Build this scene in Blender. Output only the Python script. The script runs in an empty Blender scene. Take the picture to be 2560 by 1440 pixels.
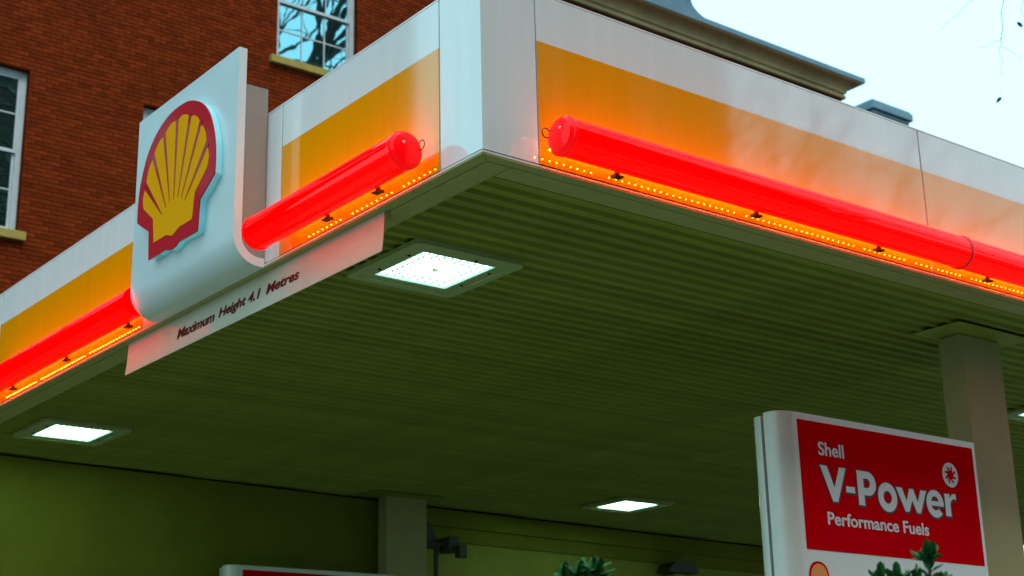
import bpy, math, random
from mathutils import Vector, Matrix
R = math.radians
sc = bpy.context.scene
COL = sc.collection

# ------------------------------------------------------------------ camera
YAW, PITCH, ROLL = 0.9026, 0.3036, -0.0231
CAM = Vector((-3.8904, -5.12, 1.7304))
fw = Vector((math.cos(PITCH)*math.cos(YAW), math.cos(PITCH)*math.sin(YAW), math.sin(PITCH)))
rt = Vector((math.sin(YAW), -math.cos(YAW), 0))
up = rt.cross(fw)
rt2 = rt*math.cos(ROLL) + up*math.sin(ROLL)
up2 = -rt*math.sin(ROLL) + up*math.cos(ROLL)
camd = bpy.data.cameras.new('camera'); cam = bpy.data.objects.new('camera', camd); COL.objects.link(cam)
cam.matrix_world = Matrix(((rt2.x, up2.x, -fw.x, CAM.x), (rt2.y, up2.y, -fw.y, CAM.y), (rt2.z, up2.z, -fw.z, CAM.z), (0, 0, 0, 1)))
camd.sensor_width = 36; camd.lens = 3831.4/2560*36; camd.clip_end = 2000; camd.clip_start = .1
camd.dof.use_dof = True; camd.dof.focus_distance = 7.6; camd.dof.aperture_fstop = 3.8
sc.camera = cam

# ------------------------------------------------------------------ sky, sun, exposure
SUN_EL, SUN_AZ = R(58), R(-95)       # az: world direction the light comes from
w = bpy.data.worlds.new('World'); sc.world = w; w.use_nodes = True
nt = w.node_tree; nt.nodes.clear()
sky = nt.nodes.new('ShaderNodeTexSky'); sky.sky_type = 'NISHITA'; sky.sun_disc = False
sky.sun_elevation = SUN_EL; sky.sun_rotation = math.pi/2 - SUN_AZ
mx = nt.nodes.new('ShaderNodeMix'); mx.data_type = 'RGBA'; mx.inputs[0].default_value = .93
mx.inputs[7].default_value = (7.4, 12.9, 14.4, 1)
bg = nt.nodes.new('ShaderNodeBackground'); bg.inputs[1].default_value = .1
wo = nt.nodes.new('ShaderNodeOutputWorld')
nt.links.new(sky.outputs[0], mx.inputs[6]); nt.links.new(mx.outputs[2], bg.inputs[0]); nt.links.new(bg.outputs[0], wo.inputs[0])
sl = bpy.data.lights.new('sun', 'SUN'); sl.energy = 1.4; sl.angle = R(25); sl.color = (1, .90, .80)
so = bpy.data.objects.new('sun', sl); COL.objects.link(so); so.location = (0, -20, 40)
sd = Vector((math.cos(SUN_EL)*math.cos(SUN_AZ), math.cos(SUN_EL)*math.sin(SUN_AZ), math.sin(SUN_EL)))
so.rotation_euler = sd.to_track_quat('Z', 'Y').to_euler()
sc.view_settings.view_transform = 'Standard'; sc.view_settings.look = 'None'
sc.view_settings.exposure = .28; sc.view_settings.gamma = 1; sc.view_settings.use_curve_mapping = False
sc.render.engine = 'CYCLES'
sc.cycles.use_denoising = True; sc.cycles.max_bounces = 8; sc.cycles.diffuse_bounces = 4; sc.cycles.glossy_bounces = 4
sc.cycles.sample_clamp_indirect = 4; sc.cycles.caustics_reflective = False; sc.cycles.caustics_refractive = False

# ------------------------------------------------------------------ materials
def mat(name, col, rough=.5, coat=0, coat_ior=1.5, metal=0, emit=None, es=0, noise=0, nscale=8, bump=0, bscale=30, rand=0, spec=.5, coat_rough=.03, streak=0):
    m = bpy.data.materials.new(name); m.use_nodes = True
    n = m.node_tree; p = n.nodes['Principled BSDF']; L = n.links
    p.inputs['Base Color'].default_value = (*col, 1); p.inputs['Roughness'].default_value = rough
    p.inputs['Metallic'].default_value = metal; p.inputs['Coat Weight'].default_value = coat
    p.inputs['Coat IOR'].default_value = coat_ior; p.inputs['Coat Roughness'].default_value = coat_rough
    p.inputs['Specular IOR Level'].default_value = spec
    if emit: p.inputs['Emission Color'].default_value = (*emit, 1); p.inputs['Emission Strength'].default_value = es
    tc = n.nodes.new('ShaderNodeTexCoord')
    cur = None
    if noise or rand:
        nz = n.nodes.new('ShaderNodeTexNoise'); nz.inputs['Scale'].default_value = nscale; nz.inputs['Detail'].default_value = 6; nz.inputs['Roughness'].default_value = .65
        if streak:
            mp = n.nodes.new('ShaderNodeMapping'); mp.inputs['Scale'].default_value = (4, 4, .35); L.new(tc.outputs['Object'], mp.inputs[0]); L.new(mp.outputs[0], nz.inputs['Vector'])
        else: L.new(tc.outputs['Object'], nz.inputs['Vector'])
        mr = n.nodes.new('ShaderNodeMapRange'); mr.inputs[1].default_value = .3; mr.inputs[2].default_value = .7
        mr.inputs[3].default_value = 1-noise; mr.inputs[4].default_value = 1+noise*.6
        L.new(nz.outputs[0], mr.inputs[0]); cur = mr.outputs[0]
        if rand:
            at = n.nodes.new('ShaderNodeAttribute'); at.attribute_name = 'tint'
            oi = n.nodes.new('ShaderNodeObjectInfo')
            ad = n.nodes.new('ShaderNodeMath'); ad.operation = 'ADD'; L.new(at.outputs['Fac'], ad.inputs[0]); L.new(oi.outputs['Random'], ad.inputs[1])
            fr = n.nodes.new('ShaderNodeMath'); fr.operation = 'FRACT'; L.new(ad.outputs[0], fr.inputs[0])
            m2 = n.nodes.new('ShaderNodeMapRange'); m2.inputs[3].default_value = 1-rand; m2.inputs[4].default_value = 1+rand
            L.new(fr.outputs[0], m2.inputs[0])
            mu = n.nodes.new('ShaderNodeMath'); mu.operation = 'MULTIPLY'; L.new(cur, mu.inputs[0]); L.new(m2.outputs[0], mu.inputs[1]); cur = mu.outputs[0]
        vm = n.nodes.new('ShaderNodeVectorMath'); vm.operation = 'SCALE'; vm.inputs[0].default_value = col
        L.new(cur, vm.inputs['Scale']); L.new(vm.outputs[0], p.inputs['Base Color'])
    if bump:
        nb = n.nodes.new('ShaderNodeTexNoise'); nb.inputs['Scale'].default_value = bscale; nb.inputs['Detail'].default_value = 4
        L.new(tc.outputs['Object'], nb.inputs['Vector'])
        bp = n.nodes.new('ShaderNodeBump'); bp.inputs['Strength'].default_value = bump; bp.inputs['Distance'].default_value = .01
        L.new(nb.outputs[0], bp.inputs['Height']); L.new(bp.outputs[0], p.inputs['Normal'])
        if coat: L.new(bp.outputs[0], p.inputs['Coat Normal'])
    return m

M = {}
M['white'] = mat('white_fascia_paint', (.84, .85, .85), .45, 1, 1.9, spec=0, coat_rough=.055, streak=1, noise=.05, nscale=3, bump=.006, bscale=1.6)
M['yellow'] = mat('amber_fascia_film', (.95, .355, .000), .4, 1, 1.9, spec=0, coat_rough=.055, streak=1, noise=.05, nscale=3, bump=.006, bscale=1.6)
M['signwhite'] = mat('sign_white', (.70, .78, .80), .4, 1, 1.4, noise=.04, nscale=4, coat_rough=.15)
M['signbox'] = mat('sign_box_grey', (.30, .27, .23), .7, spec=.2, noise=.06, nscale=5)
M['trim'] = mat('trim_olive', (.40, .39, .16), .5, spec=.2, noise=.1, nscale=14, bump=.1, bscale=60)
M['lip'] = mat('pale_lip', (.75, .74, .70), .4)
M['slat'] = mat('soffit_slat_paint', (.265, .30, .048), .5, spec=.2, noise=.16, nscale=2.2, bump=.1, bscale=20, rand=.09)
M['gap'] = mat('shadow_gap', (.012, .016, .006), .9, spec=0)
M['frame'] = mat('lamp_frame_paint', (.36, .42, .2), .5, noise=.08, nscale=12)
M['lens'] = mat('led_lens', (.5, .6, .55), .2, emit=(.62, 1, .80), es=5)
M['lenshot'] = mat('led_lens_centre', (.5, .6, .55), .2, emit=(.50, 1, .60), es=48)
M['lamp'] = mat('led_panel', (.03, .05, .04), .5, spec=0, emit=(.40, 1, .80), es=.40)
M['lampedge'] = mat('led_rim', (.4, .6, .5), .3, emit=(.30, .95, .72), es=.6)
M['red'] = mat('red_tube_acrylic', (.5, .0, .0), .25, .8, 1.27, emit=(1, .0, .0), es=2.0, coat_rough=.02, spec=0)
M['redcap'] = mat('red_cap_plastic', (.6, .0, .006), .35, .5, 1.35, emit=(1, 0, 0), es=.62, spec=.1)
M['redseam'] = mat('red_seam', (.45, 0, .005), .4, emit=(1, 0, 0), es=.12)
M['wire'] = mat('dark_wire', (.05, .015, .01), .4, metal=.6)
M['bracket'] = mat('bracket_metal', (.10, .05, .035), .5, metal=.5)
M['led'] = mat('amber_led', (.9, .6, .1), .3, emit=(1, .42, .035), es=34)
M['rail'] = mat('led_rail', (.10, .02, .01), .6)
M['glow'] = mat('amber_halo_strip', (.6, .3, .05), .5, emit=(1, .50, .03), es=7)
M['pred'] = mat('emblem_red', (.60, .0, .012), .4, .4, 1.3, noise=.03, coat_rough=.08, spec=.1)
M['pyel'] = mat('emblem_yellow', (.95, .36, .0), .5, spec=.03)
M['prib'] = mat('emblem_rib_red', (.50, .0, .010), .4, .6, 1.35, spec=.1)
M['cyan'] = mat('emblem_edge_acrylic', (.35, .72, .78), .25, 1, 1.5, emit=(.12, .8, 1), es=.14)  # sky reflected in the acrylic edge, put in as cyan colour and faint glow
M['text'] = mat('dark_red_lettering', (.14, .008, .005), .7, spec=.1)
M['plate'] = mat('height_plate_white', (.50, .45, .34), .45, .3, 1.4, noise=.05, nscale=6)
M['colm'] = mat('column_cladding', (.40, .35, .165), .6, noise=.09, nscale=4, bump=.05, spec=.2)
M['tot'] = mat('totem_silver_white', (.66, .67, .64), .38, .4, noise=.04, nscale=5, coat_rough=.2)
M['totred'] = mat('totem_red_panel', (.60, .0, .005), .6, noise=.04, nscale=3, spec=.0)
M['totgap'] = mat('totem_groove', (.02, .06, .035), .5)
M['letter'] = mat('white_lettering', (.62, .66, .68), .5)
M['letdark'] = mat('letter_outline', (.02, .02, .02), .6)
M['orange'] = mat('small_emblem_orange', (.80, .24, .02), .5)
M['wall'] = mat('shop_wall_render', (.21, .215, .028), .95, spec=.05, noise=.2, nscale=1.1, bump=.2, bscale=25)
M['litwall'] = mat('shop_wall_lit_render', (.34, .34, .07), .95, spec=.05, noise=.2, nscale=1.1)  # lamp light on the lower wall put into a paler base colour
M['mortar'] = mat('mortar', (.125, .021, .005), .95, spec=0, noise=.3, nscale=6)
M['brick'] = mat('red_brick', (.20, .027, .005), .9, spec=.05, noise=.34, nscale=7, rand=.24, bump=.4, bscale=60)
M['stone'] = mat('sill_stone', (.40, .27, .05), .8, noise=.2, nscale=4)
M['cornice'] = mat('cornice_stone', (.50, .33, .16), .85, spec=.2, noise=.22, nscale=1.2, bump=.3, bscale=8)
M['lead'] = mat('lead_flashing', (.12, .20, .26), .6, noise=.25, nscale=1.5)
M['sash'] = mat('sash_white_paint', (.58, .60, .62), .5, noise=.1, nscale=6)
M['asphalt'] = mat('asphalt', (.055, .055, .05), .9, noise=.3, nscale=2, bump=.4, bscale=60)
M['conc'] = mat('forecourt_concrete', (.25, .265, .165), .85, noise=.2, nscale=1, bump=.2, bscale=30)
M['kerb'] = mat('kerb_stone', (.3, .29, .26), .8, noise=.2)
M['paint'] = mat('road_paint', (.7, .6, .1), .6)
M['bark'] = mat('bark', (.075, .062, .05), .95, noise=.4, nscale=5, bump=.6, bscale=20)
M['leaf'] = mat('green_leaf', (.03, .14, .03), .6, spec=.2, noise=.3, nscale=9)
M['deadleaf'] = mat('dry_leaf', (.03, .05, .05), .8)
M['bbrick'] = mat('dark_brown_brick', (.05, .022, .008), .9, noise=.3, nscale=1.5)
M['roof'] = mat('slate', (.06, .07, .08), .7, noise=.3, nscale=2)
M['cctv'] = mat('dark_housing', (.035, .045, .02), .5)
def glass_mat(name, refl, tint):
    m = bpy.data.materials.new(name); m.use_nodes = True; n = m.node_tree; n.nodes.clear()
    g = n.nodes.new('ShaderNodeBsdfGlossy'); g.inputs['Color'].default_value = (*tint, 1); g.inputs['Roughness'].default_value = .015
    d = n.nodes.new('ShaderNodeBsdfDiffuse'); d.inputs['Color'].default_value = (.006, .010, .004, 1)
    x = n.nodes.new('ShaderNodeMixShader'); x.inputs[0].default_value = refl
    tc = n.nodes.new('ShaderNodeTexCoord'); nz = n.nodes.new('ShaderNodeTexNoise'); nz.inputs['Scale'].default_value = 1.7
    b = n.nodes.new('ShaderNodeBump'); b.inputs['Strength'].default_value = .05; b.inputs['Distance'].default_value = .03
    o = n.nodes.new('ShaderNodeOutputMaterial'); L = n.links
    L.new(tc.outputs['Object'], nz.inputs['Vector']); L.new(nz.outputs[0], b.inputs['Height']); L.new(b.outputs[0], g.inputs['Normal'])
    L.new(d.outputs[0], x.inputs[1]); L.new(g.outputs[0], x.inputs[2]); L.new(x.outputs[0], o.inputs[0])
    return m
M['dimglass'] = glass_mat('far_window_glass', .10, (.5, .6, .6))
M['glass'] = glass_mat('window_glass', .62, (.42, .84, .95))

# ------------------------------------------------------------------ mesh helpers
class MB:
    def __init__(s): s.v = []; s.f = []; s.sm = False
    def add(s, vs, fs):
        o = len(s.v); s.v += [tuple(v) for v in vs]; s.f += [tuple(i+o for i in f) for f in fs]; return s
    def box(s, x0, y0, z0, x1, y1, z1):
        return s.add([(x0,y0,z0),(x1,y0,z0),(x1,y1,z0),(x0,y1,z0),(x0,y0,z1),(x1,y0,z1),(x1,y1,z1),(x0,y1,z1)],
                     [(0,3,2,1),(4,5,6,7),(0,1,5,4),(1,2,6,5),(2,3,7,6),(3,0,4,7)])
    def cbox(s, x0, y0, z0, x1, y1, z1, c=.004):        # box with chamfered vertical+horizontal edges
        X = (x0, x1); Y = (y0, y1); Z = (z0, z1); vs = []; idx = {}
        for i in (0, 1):
            for j in (0, 1):
                for k in (0, 1):
                    sx, sy, sz = (c if i == 0 else -c), (c if j == 0 else -c), (c if k == 0 else -c)
                    idx[i,j,k,0] = len(vs); vs.append((X[i], Y[j]+sy, Z[k]+sz))
                    idx[i,j,k,1] = len(vs); vs.append((X[i]+sx, Y[j], Z[k]+sz))
                    idx[i,j,k,2] = len(vs); vs.append((X[i]+sx, Y[j]+sy, Z[k]))
        fs = []
        for a in (0, 1):
            fs.append([idx[a,j,k,0] for j, k in ((0,0),(1,0),(1,1),(0,1))])
            fs.append([idx[i,a,k,1] for i, k in ((0,0),(1,0),(1,1),(0,1))])
            fs.append([idx[i,j,a,2] for i, j in ((0,0),(1,0),(1,1),(0,1))])
        for a in (0, 1):
            for b in (0, 1):
                fs.append([idx[a,b,0,0], idx[a,b,0,1], idx[a,b,1,1], idx[a,b,1,0]])
                fs.append([idx[a,0,b,0], idx[a,0,b,2], idx[a,1,b,2], idx[a,1,b,0]])
                fs.append([idx[0,a,b,1], idx[0,a,b,2], idx[1,a,b,2], idx[1,a,b,1]])
        for i in (0, 1):
            for j in (0, 1):
                for k in (0, 1): fs.append([idx[i,j,k,0], idx[i,j,k,1], idx[i,j,k,2]])
        return s.add(vs, fs)
    def prism(s, prof, axis, a, b, cap=True):
        """prof: list of 2d points; axis 'x': pts=(y,z); 'y': pts=(x,z); 'z': pts=(x,y)"""
        def P(p, t): return (t, p[0], p[1]) if axis == 'x' else (p[0], t, p[1]) if axis == 'y' else (p[0], p[1], t)
        n = len(prof); vs = [P(p, a) for p in prof] + [P(p, b) for p in prof]
        fs = [(i, (i+1) % n, (i+1) % n+n, i+n) for i in range(n)]
        if cap: fs += [tuple(range(n-1, -1, -1)), tuple(range(n, 2*n))]
        return s.add(vs, fs)
    def tube(s, pts, rad, n=8, cap=True):
        pts = [Vector(p) for p in pts]; rad = rad if isinstance(rad, (list, tuple)) else [rad]*len(pts)
        rings = []; ref = Vector((0, 0, 1))
        for i, p in enumerate(pts):
            d = (pts[min(i+1, len(pts)-1)] - pts[max(i-1, 0)])
            if d.length < 1e-9: d = Vector((0, 0, 1))
            d.normalize()
            r = ref if abs(d.dot(ref)) < .95 else Vector((1, 0, 0))
            a = d.cross(r).normalized(); b = d.cross(a)
            rings.append([p + (a*math.cos(2*math.pi*k/n) + b*math.sin(2*math.pi*k/n))*rad[i] for k in range(n)])
        vs = [v for r_ in rings for v in r_]; fs = []
        for i in range(len(pts)-1):
            for k in range(n): fs.append((i*n+k, i*n+(k+1) % n, (i+1)*n+(k+1) % n, (i+1)*n+k))
        if cap: fs += [tuple(range(n-1, -1, -1)), tuple(range((len(pts)-1)*n, len(pts)*n))]
        return s.add(vs, fs)
    def lathe(s, prof, axis_o, axis_d, n=32):
        """prof list of (t along, r)"""
        d = Vector(axis_d).normalized(); r = Vector((0, 0, 1)) if abs(d.z) < .9 else Vector((1, 0, 0))
        a = d.cross(r).normalized(); b = d.cross(a); o = Vector(axis_o); vs = []; fs = []
        for t, q in prof:
            for k in range(n): vs.append(o + d*t + (a*math.cos(2*math.pi*k/n)+b*math.sin(2*math.pi*k/n))*q)
        for i in range(len(prof)-1):
            for k in range(n): fs.append((i*n+k, i*n+(k+1) % n, (i+1)*n+(k+1) % n, (i+1)*n+k))
        return s.add(vs, fs)
    def mesh(s, name, m, smooth=False):
        me = bpy.data.meshes.new(name); me.from_pydata(s.v, [], s.f); me.materials.append(m)
        me.validate(); me.update()
        import bmesh
        bm = bmesh.new(); bm.from_mesh(me); bmesh.ops.recalc_face_normals(bm, faces=bm.faces); bm.to_mesh(me); bm.free()
        if smooth:
            me.polygons.foreach_set('use_smooth', [True]*len(me.polygons))
            try: me.set_sharp_from_angle(angle=R(35))
            except Exception: pass
        return me
    def obj(s, name, m, parent=None, smooth=False):
        o = bpy.data.objects.new(name, s.mesh(name, m, smooth)); COL.objects.link(o)
        if parent:
            o.parent = parent
            mw = world_loc(parent); o.matrix_parent_inverse = Matrix.Translation(-mw)
        return o
def world_loc(o):
    p = Vector(o.location)
    while o.parent:
        p = p + (o.matrix_parent_inverse.to_translation()); o = o.parent; p = p + Vector(o.location)
    return p
def tag(o, label=None, cat=None, group=None, kind=None):
    if label: o['label'] = label
    if cat: o['category'] = cat
    if group: o['group'] = group
    if kind: o['kind'] = kind
    return o
def thing(name, label, cat, loc=(0, 0, 0), group=None):
    o = bpy.data.objects.new(name, None); COL.objects.link(o); o.location = loc; o.empty_display_size = .2
    return tag(o, label, cat, group)
def copy_tree(o, parent=None, off=None):
    c = o.copy(); COL.objects.link(c)
    if parent: c.parent = parent; c.matrix_parent_inverse = o.matrix_parent_inverse.copy()
    if off is not None: c.location = Vector(o.location) + Vector(off)
    for ch in list(o.children): copy_tree(ch, c)
    return c
def struct(o): o['kind'] = 'structure'; return o

# ------------------------------------------------------------------ ground
g = MB(); g.add([(-400,-400,0),(400,-400,0),(400,400,0),(-400,400,0)], [(0,1,2,3)]); struct(g.obj('ground', M['asphalt']))
g = MB(); g.box(-9, -2.6, -.05, 18, 7.7, .1); struct(g.obj('forecourt', M['conc']))
g = MB(); g.box(-40, -5.9, -.05, 60, -3.2, .12); struct(g.obj('pavement', M['kerb']))
g = MB(); g.box(-40, -16.5, -.05, 60, -13.4, .12); struct(g.obj('pavement', M['kerb']))
g = MB()
for i in range(20): g.box(-40+i*5, -9.75, .002, -37.5+i*5, -9.65, .005)
struct(g.obj('road_marking', M['paint']))

# ------------------------------------------------------------------ canopy
ZB, ZT, ZO = 4.40, 5.30, 5.045     # fascia bottom, fascia top, top of the amber band
XE, YE = 14.0, 8.85                # canopy extent
canopy = thing('canopy', 'forecourt canopy with white and amber fascia and green underside of slats', 'canopy')
b = MB(); b.box(.04, .04, 4.46, XE, YE, 5.22); b.obj('roof_deck', M['signbox'], canopy)
# fascia panels; each a white sheet with an amber band set proud of it by 2 mm
def panel_x(x0, x1, amber=True, z1=ZT):      # on the y=0 face
    b = MB(); b.cbox(x0+.003, 0, ZB+.012, x1-.003, .035, z1, .002); o = b.obj('fascia_panel', M['white'], canopy)
    if amber: q = MB(); q.box(x0+.0035, -.002, ZB+.012, x1-.0035, .010, ZO); q.obj('amber_band', M['yellow'], o)
def panel_y(y0, y1, amber=True, ya=None, yb=None):
    b = MB(); b.cbox(0, y0+.003, ZB+.012, .035, y1-.003, ZT, .002); o = b.obj('fascia_panel', M['white'], canopy)
    if amber:
        q = MB(); q.box(-.002, (ya or y0)+.0035, ZB+.012, .010, (yb or y1)-.0035, ZO); q.obj('amber_band', M['yellow'], o)
b = MB(); b.prism([(0,0),(.325,0),(.325,.035),(.035,.035),(.035,.325),(0,.325)], 'z', ZB+.012, ZT); b.obj('corner_panel', M['white'], canopy)
panel_x(.331, 3.247); panel_x(3.253, 6.20); panel_x(6.206, 9.15); panel_x(9.156, 12.1); panel_x(12.106, XE)
panel_y(.331, 1.837); panel_y(1.843, 3.55, False); panel_y(3.556, 6.12); panel_y(6.135, YE)
# capping along the top edge, dark gasket and pale lip under the fascia
b = MB(); b.box(-.001, -.001, ZT+.001, XE, .05, ZT+.010); b.obj('top_capping', M['white'], canopy)
b = MB(); b.box(-.001, .051, ZT+.001, .05, YE, ZT+.010); b.obj('top_capping', M['white'], canopy)
b = MB(); b.box(.006, .006, ZB+.001, XE, .034, ZB+.0115); b.obj('gasket', M['gap'], canopy)
b = MB(); b.box(.006, .035, ZB+.001, .034, YE, ZB+.0115); b.obj('gasket', M['gap'], canopy)
b = MB(); b.box(-.010, -.010, ZB-.010, XE, .03, ZB); b.obj('drip_lip', M['lip'], canopy)
b = MB(); b.box(-.010, .0305, ZB-.010, .03, YE, ZB); b.obj('drip_lip', M['lip'], canopy)
# soffit trims: outer band (mitred), inner band
zt = ZB-.0105
b = MB(); b.prism([(-.008,-.008),(XE,-.008),(XE,.052),(.062,.052)], 'z', zt-.008, zt); b.obj('soffit_edge_trim', M['trim'], canopy)
b = MB(); b.prism([(-.008,-.006),(.060,.054),(.060,YE),(-.008,YE)], 'z', zt-.008, zt); b.obj('soffit_edge_trim', M['trim'], canopy)
b = MB(); b.box(.070, .062, zt-.006, .205, YE, zt+.01); b.obj('soffit_inner_trim', M['trim'], canopy)
b = MB(); b.box(.210, .062, zt-.006, XE, .190, zt+.01); b.obj('soffit_inner_trim', M['trim'], canopy)
b = MB(); b.box(.04, .04, ZB+.033, XE, YE, ZB+.05); b.obj('soffit_backing', M['gap'], canopy)
PITCH_S = .1143
rs = random.Random(4)
def slat_mesh(x0, x1):
    b = MB(); p = PITCH_S; b.prism([(.002,.011),(.008,-.011),(.026,-.011),(.034,.010),(p-.001,.010),(p-.001,.018),(.002,.018)], 'x', x0, x1); return b.mesh('soffit_slat', M['slat'])
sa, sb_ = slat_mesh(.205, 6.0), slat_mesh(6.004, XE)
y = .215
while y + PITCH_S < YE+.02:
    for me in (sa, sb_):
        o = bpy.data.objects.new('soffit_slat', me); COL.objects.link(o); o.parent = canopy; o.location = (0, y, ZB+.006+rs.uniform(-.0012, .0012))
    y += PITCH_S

# ------------------------------------------------------------------ ceiling lights
def make_light(cx, cy):
    z = ZB-.008
    t = thing('ceiling_light', '', 'ceiling light', (cx, cy, z), 'square lights set in the canopy underside')
    def rr(h, r, n=6):
        pts = []
        for sx, sy, a0 in ((1,1,0),(-1,1,90),(-1,-1,180),(1,-1,270)):
            for k in range(n+1):
                a = R(a0+90*k/n); pts.append((cx+sx*(h-r)+r*math.cos(a), cy+sy*(h-r)+r*math.sin(a)))
        return pts
    def ring(h0, r0, h1, r1, za, zb, nm, m):
        A = rr(h0, r0); B = rr(h1, r1); n = len(A); b = MB()
        vs = [(p[0],p[1],zb) for p in A]+[(p[0],p[1],za) for p in A]+[(p[0],p[1],za) for p in B]+[(p[0],p[1],zb) for p in B]
        fs = []
        for j in range(3):
            for i in range(n): fs.append((j*n+i, j*n+(i+1) % n, (j+1)*n+(i+1) % n, (j+1)*n+i))
        b.add(vs, fs); return b.obj(nm, m, t)
    ring(.365, .05, .312, .04, z-.022, z+.004, 'frame', M['frame'])
    ring(.309, .036, .243, .012, z-.017, z+.004, 'bezel', M['frame'])
    b = MB()
    for sx, sy in ((-1,-.55),(-1,.5),(1,.45),(1,-.5),(.3,-1)):
        b.lathe([(0,.009),(.006,.009),(.008,0)], (cx+sx*.275, cy+sy*.275, z-.016), (0,0,-1), 8)
    b.obj('screw', M['gap'], t)
    ring(.2425, .012, .232, .01, z-.015, z+.004, 'lens_rim', M['lampedge'])
    b = MB(); b.box(cx-.2315, cy-.2315, z-.004, cx+.2315, cy+.2315, z+.002); b.obj('led_panel', M['lamp'], t)
    b = MB(); b2 = MB(); N = 9; s = .46/N
    for i in range(N):
        for j in range(N):
            if i == 4 and j == 4: continue
            (b2 if 2 <= i <= 6 and 2 <= j <= 6 else b).lathe([(0,.0178),(.007,.0165),(.011,.009),(.0115,0)], (cx-.23+s*(i+.5), cy-.23+s*(j+.5), z-.0045), (0,0,-1), 8)
    o = b.obj('led_lenses', M['lens'], t, True); o['kind'] = 'stuff'
    o = b2.obj('middle_led_lenses', M['lenshot'], t, True); o['kind'] = 'stuff'
    b = MB(); b.lathe([(0,.022),(.006,.020),(.007,0)], (cx, cy, z-.0045), (0,0,-1), 14); b.obj('sensor', M['frame'], t)
    return t
l1 = make_light(.79, 1.50); l1['label'] = 'largest square ceiling light, nearest the canopy corner beside the height sign'
for (x, y, lab) in ((.80, 6.57, 'square ceiling light at the far left of the canopy near the shop wall'),
                    (7.16, 6.98, 'square ceiling light between the far column and the large red fuel sign'),
                    (7.12, 1.70, 'square ceiling light just right of the near column, cut off by the picture edge')):
    c = copy_tree(l1, off=(x-.79, y-1.50, 0)); c['label'] = lab

# ------------------------------------------------------------------ red tubes
TR = .092
def light_bar(axis, a0, a1, label, near_cap=True, far_cap=True, leds=(), clips=(), seam=()):
    """axis 'x': along x in front of y=0 face; axis 'y': along y in front of x=0 face."""
    off, zc = -.152, 4.502
    def P(t, o, z): return (t, o, z) if axis == 'x' else (o, t, z)
    D = (1,0,0) if axis == 'x' else (0,1,0)
    t = thing('light_bar', label, 'light bar', P(a0, off, zc), 'red tube lights along the canopy fascia')
    b = MB(); L = a1-a0; b.lathe([(0,TR),(L,TR)], P(a0, off, zc), D, 64); b.obj('tube', M['red'], t, True)
    def cap(at, sgn):
        b = MB(); b.lathe([(-.022,TR+.004),(.0,TR+.004),(.003,TR*.985),(.020,TR*.86),(.031,TR*.5),(.034,0.0)], P(at, off, zc), tuple(sgn*q for q in D), 48)
        o = b.obj('end_cap', M['redcap'], t, True)
        b = MB(); b.lathe([(0,.007),(.004,.006),(.005,0)], Vector(P(at, off, zc))+Vector(D)*sgn*.040+Vector((0,0,.02))+Vector(P(0,-.035,0)), tuple(sgn*q for q in D), 8); b.obj('rivet', M['lip'], o)
        b = MB(); c0 = Vector(P(at, off+.066, zc+.028)) + Vector(D)*sgn*.040
        pts = [c0 + Vector(D)*sgn*.024*math.cos(a) + Vector((0,0,1))*.024*math.sin(a) for a in [2*math.pi*k/16 for k in range(17)]]
        b.tube(pts, .0027, 6); b.obj('eye_ring', M['wire'], t, True)
    if near_cap: cap(a0, -1)
    if far_cap: cap(a1, 1)
    for s_ in seam:
        b = MB(); b.lathe([(0,TR+.001),(.004,TR+.006),(.022,TR+.006),(.026,TR+.001)], P(s_, off, zc), D, 48); b.obj('joint_band', M['redseam'], t, True)
    b = MB(); ya, yb = (-.052, -.038)
    if axis == 'x': b.box(a0+.003, -.0640, 4.4585, a1-.003, -.0605, 4.488)
    else: b.box(-.0640, a0+.003, 4.4585, -.0605, a1-.003, 4.488)
    rl = b.obj('led_rail', M['rail'], t)
    b = MB()
    if axis == 'x': b.box(a0+.12, -.0600, 4.518, a1-.12, -.0560, 4.552)
    else: b.box(-.0600, a0+.16, 4.542, -.0560, a1-.12, 4.572)
    b.obj('amber_halo_strip', M['glow'], t)  # unseen glowing strip, added behind the tube to give the fascia its halo
    b = MB()
    for g0, g1 in leds:
        n = max(1, round((g1-g0)/.0425))
        for k in range(n+1):
            q = g0+(g1-g0)*k/n; q += .045 if axis == 'x' else (q+5.12)*.0141
            if not a0 < q < a1: continue
            c = P(q, -.056, 4.4665); r_ = .0058
            b.add([(c[0]+r_*i, c[1]+r_*j, c[2]+r_*k2) for i,j,k2 in ((1,0,0),(-1,0,0),(0,1,0),(0,-1,0),(0,0,1),(0,0,-1))],
                  [(0,2,4),(2,1,4),(1,3,4),(3,0,4),(2,0,5),(1,2,5),(3,1,5),(0,3,5)])
    o = b.obj('amber_leds', M['led'], rl); o['kind'] = 'stuff'
    for c in clips:
        b = MB(); w_ = .022
        for (u0, u1, o0, o1, z0, z1) in ((-w_, w_, -.112, -.076, 4.400, 4.409), (-w_*.7, w_*.2, -.100, -.084, 4.4095, 4.43), (-w_*1.3, -w_*1.02, -.108, -.070, 4.398, 4.414)):
            if axis == 'x': b.box(c+u0, o0-.002, z0, c+u1, o1-.002, z1)
            else: b.box(o0-.002, c+u0, z0, o1-.002, c+u1, z1)
        b.obj('bracket', M['bracket'], t)
    return t
light_bar('x', .345, 3.325, 'long red glowing tube on the right fascia, starting near the canopy corner', True, False,
          leds=((.262,.650),(.765,1.630),(1.725,2.579),(2.673,3.023),(3.131,3.32)), clips=(.735,1.69,2.66), seam=(3.300,))
light_bar('x', 3.328, 6.3, 'red glowing tube at the right picture edge, butted onto the long one', False, True,
          leds=((3.335,3.541),(3.657,4.5),(4.6,5.45),(5.55,6.25)), clips=(3.65,4.65,5.6))
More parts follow.
